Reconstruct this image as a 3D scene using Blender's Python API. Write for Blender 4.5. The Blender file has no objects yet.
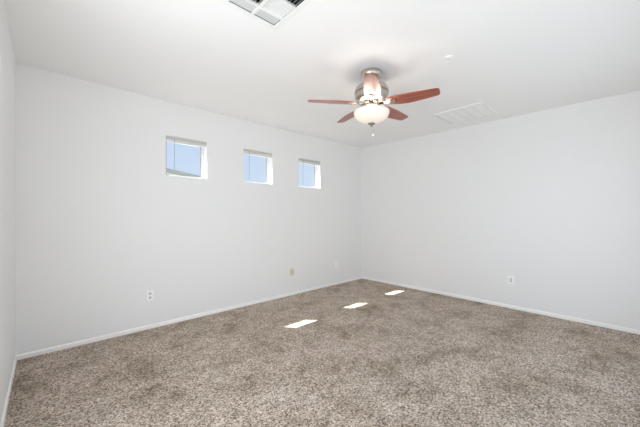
import bpy, bmesh, math, random
from mathutils import Vector, Matrix
random.seed(7)
SC = bpy.context.scene
COL = SC.collection
R = math.radians

# ------------------------------------------------------------------ room sizes (metres)
UL, UR = -0.209, 4.851          # left wall / right wall
VF, VB = -0.42, 3.875           # wall behind the camera / window wall
H = 2.74
TW = 0.155                      # wall thickness

# ------------------------------------------------------------------ camera
cam = bpy.data.cameras.new('camera')
cam.sensor_width = 36.0
cam.lens = 291.0 / 640.0 * 36.0
cam.shift_y = 1.2 / 640.0
cam.clip_start = 0.02
co = bpy.data.objects.new('camera', cam)
COL.objects.link(co)
co.location = (0, 0, 1.343)
co.rotation_euler = (R(90), 0, math.atan2(.72910, .68441) - R(90))
SC.camera = co

# ------------------------------------------------------------------ sky, sun, added fill lights, exposure
w = bpy.data.worlds.new('sky')
SC.world = w
w.use_nodes = True
nt = w.node_tree
bg = nt.nodes['Background']
tc = nt.nodes.new('ShaderNodeTexCoord')
sep = nt.nodes.new('ShaderNodeSeparateXYZ')
cr = nt.nodes.new('ShaderNodeValToRGB')
nt.links.new(tc.outputs['Generated'], sep.inputs[0])
nt.links.new(sep.outputs['Z'], cr.inputs[0])
nt.links.new(cr.outputs[0], bg.inputs['Color'])
cr.color_ramp.elements[0].position = 0.0
cr.color_ramp.elements[0].color = (.74, .83, .95, 1)
cr.color_ramp.elements[1].position = 0.6
cr.color_ramp.elements[1].color = (.42, .62, .95, 1)
bg.inputs['Strength'].default_value = 1.0

sun = bpy.data.lights.new('sun', 'SUN')
sun.energy = 22.0
sun.angle = R(0.53)
sun.color = (1.0, .965, .91)
so = bpy.data.objects.new('sun', sun)
COL.objects.link(so)
so.rotation_euler = Vector((0.825, -1.0, -1.757)).to_track_quat('-Z', 'Y').to_euler()


def area(name, loc, direction, sx, sy, power, color):
    l = bpy.data.lights.new(name, 'AREA')
    l.shape = 'RECTANGLE'
    l.size, l.size_y = sx, sy
    l.energy = power
    l.color = color
    o = bpy.data.objects.new(name, l)
    COL.objects.link(o)
    o.location = loc
    o.rotation_euler = Vector(direction).to_track_quat('-Z', 'Y').to_euler()
    return o


# fill lights added outside two invented windows, to brighten the room
LW = (0.30, 2.05, 0.35, 2.15)       # added left-wall window  v0 v1 z0 z1
BW = (0.20, 4.10, 0.35, 2.15)       # added rear window       u0 u1 z0 z1
area('added_fill_side', (UL - TW - .05, (LW[0] + LW[1]) / 2, 1.25), (1, 0, 0), 1.75, 1.8, 56, (.975, .99, 1.0))
area('added_fill_rear', ((BW[0] + BW[1]) / 2, VF - TW - .05, 1.25), (0, 1, 0), 3.9, 1.8, 28, (.975, .99, 1.0))

vs = SC.view_settings
vs.view_transform = 'Standard'
vs.look = 'None'
vs.gamma = 1.0
vs.use_curve_mapping = False
vs.exposure = -0.05
SC.cycles.max_bounces = 20
SC.cycles.diffuse_bounces = 16
SC.cycles.transparent_max_bounces = 16
SC.cycles.caustics_reflective = False
SC.cycles.caustics_refractive = False


# ------------------------------------------------------------------ material helpers
def srgb(r, g, b):
    f = lambda c: (c / 255 / 12.92) if c / 255 <= .04045 else ((c / 255 + .055) / 1.055) ** 2.4
    return (f(r), f(g), f(b), 1)


def mat(name, color, rough=.5, metal=0.0, spec=.5, coat=0.0, bump=None):
    m = bpy.data.materials.new(name)
    m.use_nodes = True
    n = m.node_tree
    b = n.nodes['Principled BSDF']
    b.inputs['Base Color'].default_value = color
    b.inputs['Roughness'].default_value = rough
    b.inputs['Metallic'].default_value = metal
    b.inputs['Specular IOR Level'].default_value = spec
    b.inputs['Coat Weight'].default_value = coat
    if bump:
        scale, dist, strength = bump
        t = n.nodes.new('ShaderNodeTexCoord')
        x = n.nodes.new('ShaderNodeTexNoise')
        x.inputs['Scale'].default_value = scale
        x.inputs['Detail'].default_value = 3
        k = n.nodes.new('ShaderNodeBump')
        k.inputs['Distance'].default_value = dist
        k.inputs['Strength'].default_value = strength
        n.links.new(t.outputs['Object'], x.inputs['Vector'])
        n.links.new(x.outputs['Fac'], k.inputs['Height'])
        n.links.new(k.outputs[0], b.inputs['Normal'])
    return m


M_WALL = mat('wall_paint', (.83, .83, .83, 1), .62, spec=.3, bump=(90, .002, .25))
M_CEIL = mat('ceiling_paint', (.88, .88, .878, 1), .7, spec=.2, bump=(90, .002, .25))
M_TRIM = mat('trim_paint', (.92, .915, .90, 1), .4, spec=.4)
M_VINYL = mat('white_vinyl', (.86, .86, .86, 1), .35)
M_GASKET = mat('grey_gasket', (.16, .17, .19, 1), .6)
M_BLIND = mat('blind_rail_grey', (.54, .535, .52, 1), .5)
M_SLAT = mat('blind_slat', (.86, .86, .85, 1), .45)
M_WAND = mat('wand_plastic', (.42, .47, .52, 1), .3)
M_PLATE = mat('plate_white', (.94, .94, .94, 1), .35)
M_SOCKET = mat('socket_face', (.66, .66, .66, 1), .4)
M_ALMOND = mat('plate_almond', srgb(214, 209, 184), .35)
M_ALMOND2 = mat('almond_face', srgb(184, 178, 150), .4)
M_SLOT = mat('socket_slot', (.05, .05, .05, 1), .6)
M_METALW = mat('grille_enamel', (.84, .84, .83, 1), .35)
M_LOUV = mat('shaded_louver_enamel', (.70, .70, .70, 1), .4)  # darker copy of the grille enamel, shade of the recessed banks in its colour
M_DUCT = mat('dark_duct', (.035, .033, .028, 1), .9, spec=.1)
M_NICKEL = mat('brushed_nickel', (.56, .52, .47, 1), .3, metal=1.0, bump=(260, .0006, .3))
M_NICKD = mat('dark_nickel', (.34, .31, .28, 1), .34, metal=1.0)
M_STUCCO = mat('stucco', srgb(220, 229, 226), .9, spec=.1, bump=(60, .004, .4))
M_TILE = mat('roof_tile', srgb(186, 188, 178), .9, spec=.1, bump=(22, .02, .6))
M_EARTH = mat('desert_earth', srgb(150, 146, 138), .95, spec=.05, bump=(20, .02, .5))

# glass for the windows: clear with a faint reflection
M_GLASS = bpy.data.materials.new('window_glass')
M_GLASS.use_nodes = True
n = M_GLASS.node_tree
n.nodes.clear()
out = n.nodes.new('ShaderNodeOutputMaterial')
mx = n.nodes.new('ShaderNodeMixShader')
tr = n.nodes.new('ShaderNodeBsdfTransparent')
gl = n.nodes.new('ShaderNodeBsdfGlossy')
gl.inputs['Roughness'].default_value = .02
mx.inputs[0].default_value = .02
tr.inputs['Color'].default_value = (.97, .99, 1, 1)
n.links.new(tr.outputs[0], mx.inputs[1])
n.links.new(gl.outputs[0], mx.inputs[2])
n.links.new(mx.outputs[0], out.inputs['Surface'])

# alabaster glass of the fan's bowl, lit from inside
M_BOWL = bpy.data.materials.new('lit_frosted_glass')
M_BOWL.use_nodes = True
n = M_BOWL.node_tree
b = n.nodes['Principled BSDF']
b.inputs['Base Color'].default_value = (.80, .74, .66, 1)
b.inputs['Roughness'].default_value = .25
b.inputs['Emission Color'].default_value = (1.0, .86, .70, 1)
b.inputs['Emission Strength'].default_value = .25

# cherry wood of the fan blades, grain along local X
M_WOOD = bpy.data.materials.new('cherry_wood')
M_WOOD.use_nodes = True
n = M_WOOD.node_tree
b = n.nodes['Principled BSDF']
t = n.nodes.new('ShaderNodeTexCoord')
mp = n.nodes.new('ShaderNodeMapping')
mp.inputs['Scale'].default_value = (3.0, 42.0, 30.0)
nz = n.nodes.new('ShaderNodeTexNoise')
nz.inputs['Scale'].default_value = 1.0
nz.inputs['Detail'].default_value = 4
nz.inputs['Distortion'].default_value = .6
rp = n.nodes.new('ShaderNodeValToRGB')
rp.color_ramp.elements[0].position = .32
rp.color_ramp.elements[0].color = srgb(84, 28, 8)
rp.color_ramp.elements[1].position = .70
rp.color_ramp.elements[1].color = srgb(178, 74, 24)
n.links.new(t.outputs['Object'], mp.inputs[0])
n.links.new(mp.outputs[0], nz.inputs['Vector'])
n.links.new(nz.outputs['Fac'], rp.inputs[0])
n.links.new(rp.outputs[0], b.inputs['Base Color'])
b.inputs['Roughness'].default_value = .45
b.inputs['Coat Weight'].default_value = 1.0
b.inputs['Coat Roughness'].default_value = .46
b.inputs['Coat IOR'].default_value = 1.8

# frieze carpet: flecked yarn, soft large patches where the pile lies differently, bump from the tufts
M_CARPET = bpy.data.materials.new('frieze_carpet')
M_CARPET.use_nodes = True
n = M_CARPET.node_tree
b = n.nodes['Principled BSDF']
b.inputs['Roughness'].default_value = .95
b.inputs['Specular IOR Level'].default_value = .05
b.inputs['Sheen Weight'].default_value = .15
t = n.nodes.new('ShaderNodeTexCoord')


def noise(scale, detail=2.0, rough=.5, dist=0.0):
    x = n.nodes.new('ShaderNodeTexNoise')
    x.inputs['Scale'].default_value = scale
    x.inputs['Detail'].default_value = detail
    x.inputs['Roughness'].default_value = rough
    x.inputs['Distortion'].default_value = dist
    n.links.new(t.outputs['Object'], x.inputs['Vector'])
    return x


def ramp(src, stops):
    x = n.nodes.new('ShaderNodeValToRGB')
    e = x.color_ramp.elements
    while len(e) < len(stops):
        e.new(.5)
    for k, (p, c) in enumerate(stops):
        e[k].position = p
        e[k].color = c
    n.links.new(src, x.inputs[0])
    return x


fleck = noise(88, 5, .8, .2)
tuft = n.nodes.new('ShaderNodeTexVoronoi')
tuft.inputs['Scale'].default_value = 105
n.links.new(t.outputs['Object'], tuft.inputs['Vector'])
tsep = n.nodes.new('ShaderNodeSeparateColor')
n.links.new(tuft.outputs['Color'], tsep.inputs[0])
avg = n.nodes.new('ShaderNodeMix')
avg.inputs[0].default_value = .25
n.links.new(fleck.outputs['Fac'], avg.inputs[2])
n.links.new(tsep.outputs[0], avg.inputs[3])
fl = ramp(avg.outputs[0], [(.32, srgb(50, 34, 22)), (.42, srgb(146, 125, 105)), (.54, srgb(204, 190, 175)), (.70, srgb(246, 237, 227))])
patch = noise(2.6, 5, .66, .35)
pr = ramp(patch.outputs['Fac'], [(.32, (.62, .57, .51, 1)), (.46, (.90, .885, .86, 1)), (.62, (1.08, 1.085, 1.10, 1))])
mul = n.nodes.new('ShaderNodeMix')
mul.data_type = 'RGBA'
mul.blend_type = 'MULTIPLY'
mul.inputs[0].default_value = 1.0
clump = noise(9, 4, .6, .3)
cp = ramp(clump.outputs['Fac'], [(.33, (.86, .84, .81, 1)), (.66, (1.10, 1.10, 1.10, 1))])
mul2 = n.nodes.new('ShaderNodeMix')
mul2.data_type = 'RGBA'
mul2.blend_type = 'MULTIPLY'
mul2.inputs[0].default_value = 1.0
n.links.new(pr.outputs[0], mul2.inputs[6])
n.links.new(cp.outputs[0], mul2.inputs[7])
n.links.new(fl.outputs[0], mul.inputs[6])
n.links.new(mul2.outputs[2], mul.inputs[7])
n.links.new(mul.outputs[2], b.inputs['Base Color'])
bm_ = n.nodes.new('ShaderNodeBump')
bm_.inputs['Distance'].default_value = .014
bm_.inputs['Strength'].default_value = .9
n.links.new(fleck.outputs['Fac'], bm_.inputs['Height'])
n.links.new(bm_.outputs[0], b.inputs['Normal'])


# ------------------------------------------------------------------ mesh helpers
def link(name, bm, m, parent=None, smooth=False, loc=None):
    bmesh.ops.recalc_face_normals(bm, faces=bm.faces)
    me = bpy.data.meshes.new(name)
    bm.to_mesh(me)
    bm.free()
    for mm in (m if isinstance(m, (list, tuple)) else [m]):
        me.materials.append(mm)
    if smooth:
        for p in me.polygons:
            p.use_smooth = True
    o = bpy.data.objects.new(name, me)
    COL.objects.link(o)
    if parent:
        o.parent = parent
    if loc:
        o.location = loc
    return o


def tag(o, label, cat, group=None, kind=None):
    o['label'] = label
    o['category'] = cat
    if group:
        o['group'] = group
    if kind:
        o['kind'] = kind
    return o


def empty(name, loc, rz=0.0):
    o = bpy.data.objects.new(name, None)
    COL.objects.link(o)
    o.location = loc
    o.rotation_euler = (0, 0, rz)
    o.empty_display_size = .05
    return o


def add_box(bm, x0, x1, y0, y1, z0, z1, rot=None, bevel=0.0):
    vs_ = [bm.verts.new((x, y, z)) for x in (x0, x1) for y in (y0, y1) for z in (z0, z1)]
    fs = [bm.faces.new([vs_[i] for i in q]) for q in
          ((0, 1, 3, 2), (4, 6, 7, 5), (0, 4, 5, 1), (2, 3, 7, 6), (0, 2, 6, 4), (1, 5, 7, 3))]
    if rot:
        axis, ang = rot
        c = Vector(((x0 + x1) / 2, (y0 + y1) / 2, (z0 + z1) / 2))
        bmesh.ops.rotate(bm, verts=vs_, cent=c, matrix=Matrix.Rotation(ang, 3, axis))
    if bevel:
        es = list({e for f in fs for e in f.edges})
        bmesh.ops.bevel(bm, geom=es, offset=bevel, segments=2, profile=.5, affect='EDGES')
    return bm


def box(*a, **k):
    return add_box(bmesh.new(), *a, **k)


def add_lathe(bm, prof, seg=48, cx=0, cy=0):
    rings = []
    for r, z in prof:
        if r < 1e-5:
            rings.append([bm.verts.new((cx, cy, z))])
        else:
            rings.append([bm.verts.new((cx + r * math.cos(2 * math.pi * k / seg), cy + r * math.sin(2 * math.pi * k / seg), z)) for k in range(seg)])
    for a, c in zip(rings, rings[1:]):
        for k in range(seg):
            k2 = (k + 1) % seg
            if len(a) == 1 and len(c) == 1:
                continue
            if len(a) == 1:
                bm.faces.new((a[0], c[k], c[k2]))
            elif len(c) == 1:
                bm.faces.new((a[k], c[0], a[k2]))
            else:
                bm.faces.new((a[k], c[k], c[k2], a[k2]))
    return bm


def lathe(prof, seg=48):
    return add_lathe(bmesh.new(), prof, seg)


def slab(xs, zs, holes, d0, d1, plane):
    """A wall or ceiling of thickness d0..d1 with rectangular holes, outer faces only.
    plane 'y': coordinates (x, depth, z);  'x': (depth, x, z);  'z': (x, z, depth)."""
    bm = bmesh.new()
    xs = sorted(set(xs + [h for q in holes for h in q[:2]]))
    zs = sorted(set(zs + [h for q in holes for h in q[2:]]))
    cache = {}

    def V(a, c, d):
        k = (round(a, 5), round(c, 5), d)
        if k not in cache:
            p = {'y': (a, d, c), 'x': (d, a, c), 'z': (a, c, d)}[plane]
            cache[k] = bm.verts.new(p)
        return cache[k]

    def solid(i, j):
        if i < 0 or j < 0 or i >= len(xs) - 1 or j >= len(zs) - 1:
            return False
        mx_, mz = (xs[i] + xs[i + 1]) / 2, (zs[j] + zs[j + 1]) / 2
        return not any(q[0] < mx_ < q[1] and q[2] < mz < q[3] for q in holes)

    for i in range(len(xs) - 1):
        for j in range(len(zs) - 1):
            if not solid(i, j):
                continue
            a0, a1, c0, c1 = xs[i], xs[i + 1], zs[j], zs[j + 1]
            for d in (d0, d1):
                bm.faces.new((V(a0, c0, d), V(a1, c0, d), V(a1, c1, d), V(a0, c1, d)))
            for (di, dj, p, q) in ((-1, 0, (a0, c0), (a0, c1)), (1, 0, (a1, c0), (a1, c1)), (0, -1, (a0, c0), (a1, c0)), (0, 1, (a0, c1), (a1, c1))):
                if not solid(i + di, j + dj):
                    bm.faces.new((V(*p, d0), V(*q, d0), V(*q, d1), V(*p, d1)))
    return bm


def struct(name, bm, m, label, cat, parent=None):
    o = link(name, bm, m, parent)
    return tag(o, label, cat, kind='structure')


# ------------------------------------------------------------------ room shell
WIN = [(1.060, 1.563), (2.101, 2.605), (3.137, 3.647)]
Z0, Z1 = 1.825, 2.313
struct('floor', box(UL - TW, UR + TW, VF - TW, VB + TW, -.12, 0), M_CARPET, 'brown and beige flecked frieze carpet over the whole room floor', 'floor')
REG = (0.829, 1.255, 1.402, 1.828)
IN = .028
struct('ceiling', slab([UL - TW, UR + TW], [VF - TW, VB + TW], [(REG[0] + IN, REG[1] - IN, REG[2] + IN, REG[3] - IN)], H, H + .12, 'z'), M_CEIL, 'flat white ceiling that carries the fan and the two grilles', 'ceiling')
struct('wall_back', slab([UL, UR], [0, H], [(a, c, Z0, Z1) for a, c in WIN], VB, VB + TW, 'y'), M_WALL, 'pale grey wall pierced by three small high windows', 'wall')
struct('wall_right', slab([VF - TW, VB + TW], [0, H], [], UR, UR + TW, 'x'), M_WALL, 'plain pale grey wall on the right side with one outlet', 'wall')
struct('wall_left', slab([VF - TW, VB + TW], [0, H], [LW], UL - TW, UL, 'x'), M_WALL, 'narrow sliver of pale grey wall at the left edge of the photo', 'wall')
struct('wall_front', slab([UL, UR], [0, H], [BW], VF - TW, VF, 'y'), M_WALL, 'pale grey wall behind the photographer with an added wide window', 'wall')

# baseboards with a small eased top
BH, BT = .046, .010


def baseboard(name, p0, p1, nrm, label):
    bm = bmesh.new()
    p0, p1, nrm = Vector(p0), Vector(p1), Vector(nrm)
    prof = [(0, 0), (BT, 0), (BT, BH - .012), (BT * .55, BH - .002), (0, BH)]
    a = [bm.verts.new((p0.x + nrm.x * d, p0.y + nrm.y * d, z)) for d, z in prof]
    c = [bm.verts.new((p1.x + nrm.x * d, p1.y + nrm.y * d, z)) for d, z in prof]
    for k in range(len(prof)):
        k2 = (k + 1) % len(prof)
        bm.faces.new((a[k], a[k2], c[k2], c[k]))
    bm.faces.new(a)
    bm.faces.new(c[::-1])
    struct(name, bm, M_TRIM, label, 'baseboard')


baseboard('baseboard_back', (UL, VB), (UR, VB), (0, -1), 'white baseboard along the foot of the wall with the windows')
baseboard('baseboard_right', (UR, VF), (UR, VB - BT), (-1, 0), 'white baseboard along the foot of the plain right wall')
baseboard('baseboard_left', (UL, VF), (UL, VB - BT), (1, 0), 'white baseboard along the foot of the left wall sliver')
baseboard('baseboard_front', (UL + BT, VF), (UR - BT, VF), (0, 1), 'white baseboard along the wall behind the photographer')


# ------------------------------------------------------------------ windows
def frame_bm(a0, a1, c0, c1, d0, d1, wdt, plane, low=None):
    return slab([a0, a1], [c0, c1], [(a0 + wdt, a1 - wdt, c0 + (low or wdt), c1 - wdt)], d0, d1, plane)


def pane_bm(a0, a1, c0, c1, d, plane, t=.004):
    return slab([a0, a1], [c0, c1], [], d, d + t, plane)


WHERE = ['small square window nearest the left wall, a roof showing in its lower corner',
         'small square window in the middle of the three high ones',
         'small square window nearest the far corner of the room']
for k, (a, c) in enumerate(WIN):
    e = empty('window_%d' % (k + 1), ((a + c) / 2, VB + .13, Z0))
    tag(e, WHERE[k], 'window', 'small high windows', 'structure')
    ox, oy, oz = e.location

    def rel(bm):
        bmesh.ops.translate(bm, verts=bm.verts, vec=(-ox, -oy, -oz))
        return bm
    link('frame', rel(frame_bm(a, c, Z0, Z1, VB + .104, VB + .148, .022, 'y', .014)), M_VINYL, e)
    s = link('sash', rel(frame_bm(a + .022, c - .022, Z0 + .014, Z1 - .022, VB + .114, VB + .140, .008, 'y', .006)), M_VINYL, e)
    link('gasket', rel(frame_bm(a + .030, c - .030, Z0 + .020, Z1 - .030, VB + .120, VB + .136, .007, 'y', .004)), M_GASKET, e)
    link('pane', rel(pane_bm(a + .035, c - .035, Z0 + .022, Z1 - .035, VB + .126, 'y')), M_GLASS, e)

# two invented large windows out of view, openings for the fill lights
for nm, q, plane, d, lab in (('window_4', LW, 'x', UL - .12, 'large unseen window added to the left wall to let fill light in'),
                             ('window_5', BW, 'y', VF - .12, 'wide unseen window added behind the photographer to let fill light in')):
    o = struct(nm, frame_bm(*q, d, d + .06, .045, plane), M_VINYL, lab, 'window')
    mid = (q[0] + q[1]) / 2
    dd = d + .03
    link('mullion', slab([mid - .025, mid + .025], [q[2] + .045, q[3] - .045], [], d + .005, d + .055, plane), M_VINYL, o)
    link('pane', pane_bm(q[0] + .04, mid - .02, q[2] + .04, q[3] - .04, dd, plane), M_GLASS, o)
    link('pane', pane_bm(mid + .02, q[1] - .04, q[2] + .04, q[3] - .04, dd, plane), M_GLASS, o)

# ------------------------------------------------------------------ raised blinds
BL = ['white raised blind at the top of the window nearest the left wall',
      'white raised blind at the top of the middle high window',
      'white raised blind at the top of the window nearest the far corner']
for k, (a, c) in enumerate(WIN):
    e = empty('window_blind', ((a + c) / 2, VB + .03, Z1))
    tag(e, BL[k], 'blind', 'raised blinds in the high windows')
    hw = (c - a) / 2
    link('headrail', box(-hw + .004, hw - .004, -.026, .022, -.030, -.001, bevel=.003), M_BLIND, e)
    bm = bmesh.new()
    for s in range(6):
        add_box(bm, -hw + .012, hw - .012, -.016, .016, -.0345 - s * .0042, -.0315 - s * .0042)
    link('slat_stack', bm, M_SLAT, e)
    link('bottom_rail', box(-hw + .012, hw - .012, -.016, .016, -.072, -.058, bevel=.003), M_SLAT, e)
    wd = link('tilt_wand', lathe([(0, -.45), (.0035, -.448), (.0035, -.052), (.002, -.046), (0, -.044)], 8), M_WAND, e, True, (-hw + .098, -.028, 0))
    link('wand_hook', box(-.004, .004, -.001, .006, -.05, -.036), M_WAND, wd)


# ------------------------------------------------------------------ outlets
def plate(name, loc, rz, label, mp_, mf, kind, cat):
    """Wall plate in the local XZ plane, facing local -Y."""
    e = empty(name, loc, rz)
    tag(e, label, cat, 'wall plates')
    link('cover_plate', box(-.036, .036, -.006, 0, -.058, .058, bevel=.0022), mp_, e)
    if kind == 'duplex':
        for z in (-.0235, .0235):
            f = link('socket', lathe([(0, 0), (.0168, 0), (.0168, .0025), (.0155, .0035), (0, .0035)], 24), mf, e, False, (0, -.0058, z))
            f.rotation_euler = (R(90), 0, 0)
            bm = bmesh.new()
            add_box(bm, -.0075, -.0052, .0005, .0085, .0030, .0040)
            add_box(bm, .0052, .0075, .0015, .0085, .0030, .0040)
            add_lathe(bm, [(0, .0030), (.0026, .0030), (.0026, .0040), (0, .0040)], 10, 0, -.008)
            link('slots', bm, M_SLOT, f)
        s = link('screw', lathe([(0, 0), (.003, 0), (.0026, .0014), (0, .0016)], 12), mp_, e, False, (0, -.0055, 0))
        s.rotation_euler = (R(90), 0, 0)
    elif kind == 'jack':
        link('jack', box(-.009, .009, -.0095, -.0055, -.011, .011, bevel=.001), mf, e)
        link('jack_hole', box(-.005, .005, -.0100, -.0080, -.005, .004), M_SLOT, e)
        for z in (-.042, .042):
            s = link('screw', lathe([(0, 0), (.003, 0), (.0026, .0014), (0, .0016)], 12), mp_, e, False, (0, -.0055, z))
            s.rotation_euler = (R(90), 0, 0)
    else:
        link('rocker_insert', box(-.0165, .0165, -.0085, -.0055, -.033, .033, bevel=.001), mf, e)
        for z in (-.019, .019):
            bm = bmesh.new()
            add_box(bm, -.0075, -.0052, -.0092, -.0080, z - .003, z + .005)
            add_box(bm, .0052, .0075, -.0092, -.0080, z - .002, z + .005)
            link('slots', bm, M_SLOT, e)
    return e


plate('wall_outlet', (.887, VB, .390), 0, 'white duplex outlet on the window wall below the leftmost window', M_PLATE, M_SOCKET, 'duplex', 'outlet')
plate('wall_jack', (2.994, VB, .383), 0, 'almond coloured wall plate low on the window wall between two windows', M_ALMOND, M_ALMOND2, 'jack', 'wall plate')
plate('wall_outlet', (4.060, VB, .384), 0, 'white wall plate low on the window wall near the far corner', M_PLATE, M_PLATE, 'duplex', 'outlet')
plate('wall_outlet', (UR, 1.167, .407), R(-90), 'white outlet plate low on the plain right wall', M_PLATE, M_SOCKET, 'rocker', 'outlet')

# small white box on the left wall, just inside the photo's left edge
e = empty('wall_sensor', (UL, 2.392, 2.192), R(90))
tag(e, 'small white box high on the left wall at the photo edge', 'sensor')
link('housing', box(-.045, .045, -.020, 0, -.042, .042, bevel=.004), M_PLATE, e)
link('lens', box(-.022, .022, -.023, -.019, -.028, .0, bevel=.001), M_SLAT, e)

# ------------------------------------------------------------------ ceiling supply register
u0, u1, v0, v1 = REG
e = empty('ceiling_register', ((u0 + u1) / 2, (v0 + v1) / 2, H))
tag(e, 'square white supply register with open dark louvers at the top edge of the photo', 'air vent')
hx = (u1 - u0) / 2
link('outer_frame', slab([-hx, hx], [-hx, hx], [(-hx + IN + .004, hx - IN - .004, -hx + IN + .004, hx - IN - .004)], -.010, 0, 'z'), M_METALW, e)
ih = hx - IN
duct = slab([-ih + .001, ih - .001], [-ih + .001, ih - .001], [(-ih + .004, ih - .004, -ih + .004, ih - .004)], 0, .11, 'z')
add_box(duct, -ih + .001, ih - .001, -ih + .001, ih - .001, .11, .113)
link('duct_box', duct, M_DUCT, e)
rib = bmesh.new()
add_box(rib, -.008, .008, -ih, ih, -.008, .010)
add_box(rib, -ih, -.008, .078, .092, -.008, .010)
add_box(rib, .008, ih, .078, .092, -.008, .010)
add_box(rib, .008, ih, -.076, -.066, -.008, .010)
add_box(rib, -ih, -.008, -.076, -.066, -.008, .010)
link('divider', rib, M_METALW, e)


def louvers(name, x0, x1, y0, y1, along, pitch, tilt, width, z=.0035, m=None):
    bm = bmesh.new()
    lo, hi = (x0, x1) if along == 'y' else (y0, y1)
    cnt = max(1, int(round((hi - lo) / pitch)))
    for s in range(cnt):
        p = lo + (s + .5) * (hi - lo) / cnt
        if along == 'y':
            add_box(bm, p - width / 2, p + width / 2, y0, y1, z, z + .0012, rot=('Y', tilt))
        else:
            add_box(bm, x0, x1, p - width / 2, p + width / 2, z, z + .0012, rot=('X', tilt))
    return link(name, bm, m or M_METALW, e)


louvers('louver_bank', -ih, -.008, .092, ih, 'x', .020, R(8), .0255, .005, M_LOUV)
louvers('louver_bank', .008, ih, .092, ih, 'x', .020, R(8), .0255, .005, M_LOUV)
louvers('louver_bank', .008, ih, -.066, .078, 'y', .0155, R(12), .0122)
louvers('louver_bank', .008, ih, -ih, -.076, 'y', .024, R(-48), .018)
louvers('louver_bank', -ih, -.008, -.066, .078, 'y', .024, R(-48), .018)
louvers('louver_bank', -ih, -.008, -ih, -.076, 'y', .024, R(-48), .018)

# ------------------------------------------------------------------ return air grille
gu0, gu1, gv0, gv1 = 3.920, 4.535, 1.250, 1.880
e = empty('return_grille', ((gu0 + gu1) / 2, (gv0 + gv1) / 2, H))
tag(e, 'large flat white return air grille on the ceiling beside the fan', 'air vent')
hx, hy = (gu1 - gu0) / 2, (gv1 - gv0) / 2
FW = .030
fr = slab([-hx, hx], [-hy, hy], [(-hx + FW, hx - FW, -hy + FW, hy - FW)], -.018, 0, 'z')
link('outer_frame', fr, M_METALW, e)
link('backing', box(-hx + FW, hx - FW, -hy + FW, hy - FW, -.002, 0), mat('grille_filter', (.62, .62, .61, 1), .9), e)
step = (2 * hy - 2 * FW) / 5
for s in range(4):
    p = -hy + FW + step * (s + 1)
    link('rib', box(-hx + FW, hx - FW, p - .005, p + .005, -.011, -.002), mat('grille_rib', (.76, .76, .75, 1), .5) if s == 0 else bpy.data.materials['grille_rib'], e)
for s in range(5):
    bm = bmesh.new()
    a, c = -hy + FW + step * s + .005, -hy + FW + step * (s + 1) - .005
    cnt = 26
    for q in range(cnt):
        p = -hx + FW + (q + .5) * (2 * hx - 2 * FW) / cnt
        add_box(bm, p - .011, p + .011, a, c, -.0070, -.0060, rot=('Y', R(22)))
    link('louver_panel', bm, M_METALW, e)

# ------------------------------------------------------------------ sprinkler
e = empty('fire_sprinkler', (2.597, 1.097, H))
tag(e, 'tiny white sprinkler head on the ceiling to the right of the fan', 'sprinkler')
link('escutcheon', lathe([(0, 0), (.030, 0), (.029, -.005), (.018, -.009), (0, -.009)], 32), M_PLATE, e, True)
link('body', lathe([(0, -.008), (.009, -.008), (.009, -.022), (.005, -.026), (.005, -.036), (0, -.036)], 20), M_SOCKET, e, True)
bm = bmesh.new()
for s in (-1, 1):
    add_box(bm, s * .010 - .002, s * .010 + .002, -.002, .002, -.044, -.016)
link('frame_arm', bm, M_SOCKET, e)
link('deflector', lathe([(0, -.042), (.014, -.042), (.015, -.045), (0, -.045)], 20), M_PLATE, e, True)

# ------------------------------------------------------------------ ceiling fan
FX, FY = 2.326, 1.739
fan = empty('ceiling_fan', (FX, FY, H))
tag(fan, 'brushed nickel ceiling fan with five cherry blades and a lit glass bowl', 'ceiling fan')
link('canopy', lathe([(0, 0), (.100, 0), (.103, -.006), (.103, -.034), (.095, -.050), (.070, -.062), (.040, -.068), (0, -.070)], 56), M_NICKEL, fan, True)
link('downrod', lathe([(0, -.06), (.036, -.06), (.036, -.145), (0, -.145)], 32), M_NICKEL, fan, True)
mh = link('motor_housing', lathe([(0, -.128), (.060, -.130), (.122, -.136), (.152, -.150), (.162, -.170), (.162, -.232), (.156, -.242),
                             (.160, -.248), (.154, -.268), (.130, -.286), (.090, -.296), (0, -.296)], 64), M_NICKEL, fan, True)
link('band', lathe([(.161, -.194), (.165, -.196), (.165, -.214), (.161, -.216)], 64), M_NICKD, mh, True)
link('light_fitter', lathe([(0, -.292), (.075, -.292), (.080, -.318), (.086, -.324), (.086, -.350), (.070, -.358), (0, -.358)], 48), M_NICKEL, fan, True)

# glass bowl, open at the top
bowl = []
for k in range(15):
    t_ = k / 14
    ang = t_ * math.pi / 2
    bowl.append((.173 * math.cos(ang) ** .92 if k < 14 else .012, -.396 - .104 * math.sin(ang) ** 1.1))
outer = [(.164, -.380), (.170, -.382), (.173, -.388)] + bowl
inner = [(max(r - .006, .008), z + .006) for r, z in bowl[::-1]] + [(.166, -.392), (.160, -.384)]
prof = outer + inner + [outer[0]]
link('light_bowl', lathe(prof, 64), M_BOWL, fan, True)
link('finial', lathe([(0, -.490), (.010, -.490), (.010, -.497), (.034, -.499), (.036, -.505), (.028, -.512), (.014, -.517), (.009, -.523), (.011, -.529), (.006, -.536), (0, -.538)], 32), M_NICKD, fan, True)
link('bowl_stem', lathe([(0, -.35), (.007, -.35), (.007, -.495), (0, -.495)], 12), M_NICKD, fan, True)
for s in range(3):
    a = R(30 + 120 * s)
    arm = bmesh.new()
    add_box(arm, .02, .10, -.010, .010, -.358, -.352)
    bmesh.ops.rotate(arm, verts=arm.verts, cent=(0, 0, 0), matrix=Matrix.Rotation(a, 3, 'Z'))
    link('socket_arm', arm, M_NICKEL, fan)
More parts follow.
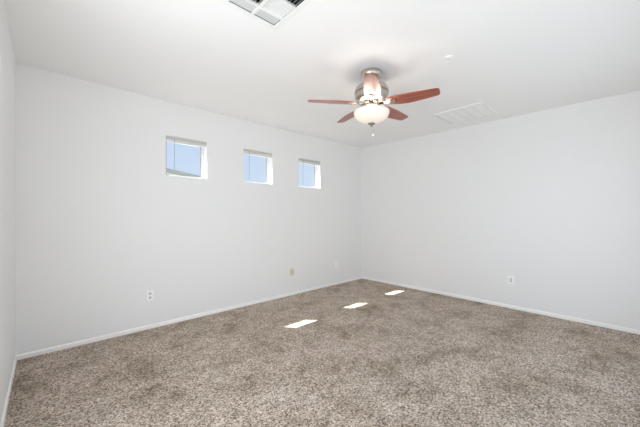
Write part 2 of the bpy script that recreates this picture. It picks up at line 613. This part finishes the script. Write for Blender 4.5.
# pull chain, hanging from the finial
ch = bmesh.new()
for k in range(14):
    z = -.532 - k * .0051
    bmesh.ops.create_icosphere(ch, subdivisions=1, radius=.0014, matrix=Matrix.Translation((.0, .0, z)))
pc = link('pull_chain', ch, M_NICKEL, fan, True, (.012, -.010, .0))
link('chain_pull', lathe([(0, -.600), (.004, -.602), (.010, -.606), (.0135, -.613), (.011, -.621), (.006, -.625), (0, -.626)], 24), M_PLATE, pc, True)


def smoothstep_profile(pts, x):
    for (xa, ya), (xb, yb) in zip(pts, pts[1:]):
        if x <= xb:
            q = (x - xa) / (xb - xa)
            return ya + (yb - ya) * q
    return pts[-1][1]


RT = .626
LEAD = [(.165, .046), (.20, .064), (.26, .080), (.33, .087), (.40, .085), (.48, .074), (.55, .062), (.609, .052), (.620, .042), (RT, .024)]
TRAIL = [(.165, -.044), (.20, -.056), (.26, -.062), (.40, -.060), (.52, -.054), (.609, -.048), (.620, -.040), (RT, -.022)]
XS = sorted({p[0] for p in LEAD} | {p[0] for p in TRAIL} | {.165 + .02 * k for k in range(22)})


def blade_bm():
    bm = bmesh.new()
    th = .0045
    top, bot = [], []
    NY = 6
    for x in XS:
        l, tr_ = smoothstep_profile(LEAD, x), smoothstep_profile(TRAIL, x)
        top.append([bm.verts.new((x, tr_ + (l - tr_) * j / NY, th)) for j in range(NY + 1)])
        bot.append([bm.verts.new((x, tr_ + (l - tr_) * j / NY, -th)) for j in range(NY + 1)])
    for i in range(len(XS) - 1):
        for j in range(NY):
            bm.faces.new((top[i][j], top[i + 1][j], top[i + 1][j + 1], top[i][j + 1]))
            bm.faces.new((bot[i][j], bot[i][j + 1], bot[i + 1][j + 1], bot[i + 1][j]))
        for j in (0, NY):
            bm.faces.new((top[i][j], top[i + 1][j], bot[i + 1][j], bot[i][j]))
    for i in (0, len(XS) - 1):
        for j in range(NY):
            bm.faces.new((top[i][j], top[i][j + 1], bot[i][j + 1], bot[i][j]))
    return bm


def iron_bm():
    """Blade holder: a flared plate under the blade root and a neck to the motor."""
    bm = bmesh.new()
    pts = [(.085, .020), (.13, .017), (.160, .022), (.185, .036), (.205, .042), (.222, .038), (.236, .022), (.240, .0)]
    loop = pts + [(x, -y) for x, y in pts[-2::-1]]
    a = [bm.verts.new((x, y, -.0050)) for x, y in loop]
    c = [bm.verts.new((x, y, -.0100)) for x, y in loop]
    bm.faces.new(a)
    bm.faces.new(c[::-1])
    for k in range(len(loop)):
        k2 = (k + 1) % len(loop)
        bm.faces.new((a[k], a[k2], c[k2], c[k]))
    for sx, sy in ((.190, .022), (.190, -.022), (.222, 0)):
        b2 = bmesh.ops.create_uvsphere(bm, u_segments=10, v_segments=6, radius=.006, matrix=Matrix.Translation((sx, sy, -.010)) @ Matrix.Scale(.5, 4, (0, 0, 1)))
    add_box(bm, .075, .125, -.018, .018, -.0100, .030)
    return bm


BZ = 2.430 - H
base_blade = link('blade', blade_bm(), M_WOOD, fan)
iron = link('blade_iron', iron_bm(), M_NICKEL, base_blade)
for k in range(5):
    if k == 0:
        o = base_blade
    else:
        o = base_blade.copy()
        COL.objects.link(o)
        o.parent = fan
        i2 = iron.copy()
        COL.objects.link(i2)
        i2.parent = o
    o.location = (0, 0, BZ)
    o.rotation_euler = (Matrix.Rotation(R(216 + 72 * k), 3, 'Z') @ Matrix.Rotation(R(-12), 3, 'X')).to_euler()

# the lamp's own bulbs, three in the bowl
for s in range(3):
    l = bpy.data.lights.new('fan_bulb', 'POINT')
    l.energy = 2.0
    l.color = (1.0, .93, .84)
    l.shadow_soft_size = .028
    o = bpy.data.objects.new('fan_bulb', l)
    COL.objects.link(o)
    a = R(30 + 120 * s)
    o.location = (FX + .10 * math.cos(a), FY + .10 * math.sin(a), H - .400)

# ------------------------------------------------------------------ outdoors seen through the windows
struct('ground', box(-40, 50, 4.6, 70, -.40, -.30), M_EARTH, 'bare desert earth outside the windows', 'ground')
e = empty('neighbor_house', (3.0, 20.0, -.30))
tag(e, 'neighboring house with a low pitched roof seen through the window nearest the left wall', 'house')


def gable(x, y0, y1, zb, ze, zr):
    bm = bmesh.new()
    a_ = [bm.verts.new((px, y0, pz)) for px, pz in ((-x, zb), (x, zb), (x, ze), (0, zr), (-x, ze))]
    c_ = [bm.verts.new((px, y1, pz)) for px, pz in ((-x, zb), (x, zb), (x, ze), (0, zr), (-x, ze))]
    bm.faces.new(a_)
    bm.faces.new(c_[::-1])
    for k in range(5):
        k2 = (k + 1) % 5
        bm.faces.new((a_[k], c_[k], c_[k2], a_[k2]))
    return bm


link('wall', gable(6.3, .35, 9.0, 0, 3.84, 4.75), M_STUCCO, e)
roof = bmesh.new()
for sx in (-1, 1):
    q = [(0, 4.75), (0, 4.95), (sx * 6.7, 3.985), (sx * 6.7, 3.785)]
    a_ = [roof.verts.new((px, 0, pz)) for px, pz in q]
    c_ = [roof.verts.new((px, 9.4, pz)) for px, pz in q]
    roof.faces.new(a_)
    roof.faces.new(c_[::-1])
    for k in range(4):
        k2 = (k + 1) % 4
        roof.faces.new((a_[k], c_[k], c_[k2], a_[k2]))
link('roof', roof, M_TILE, e)
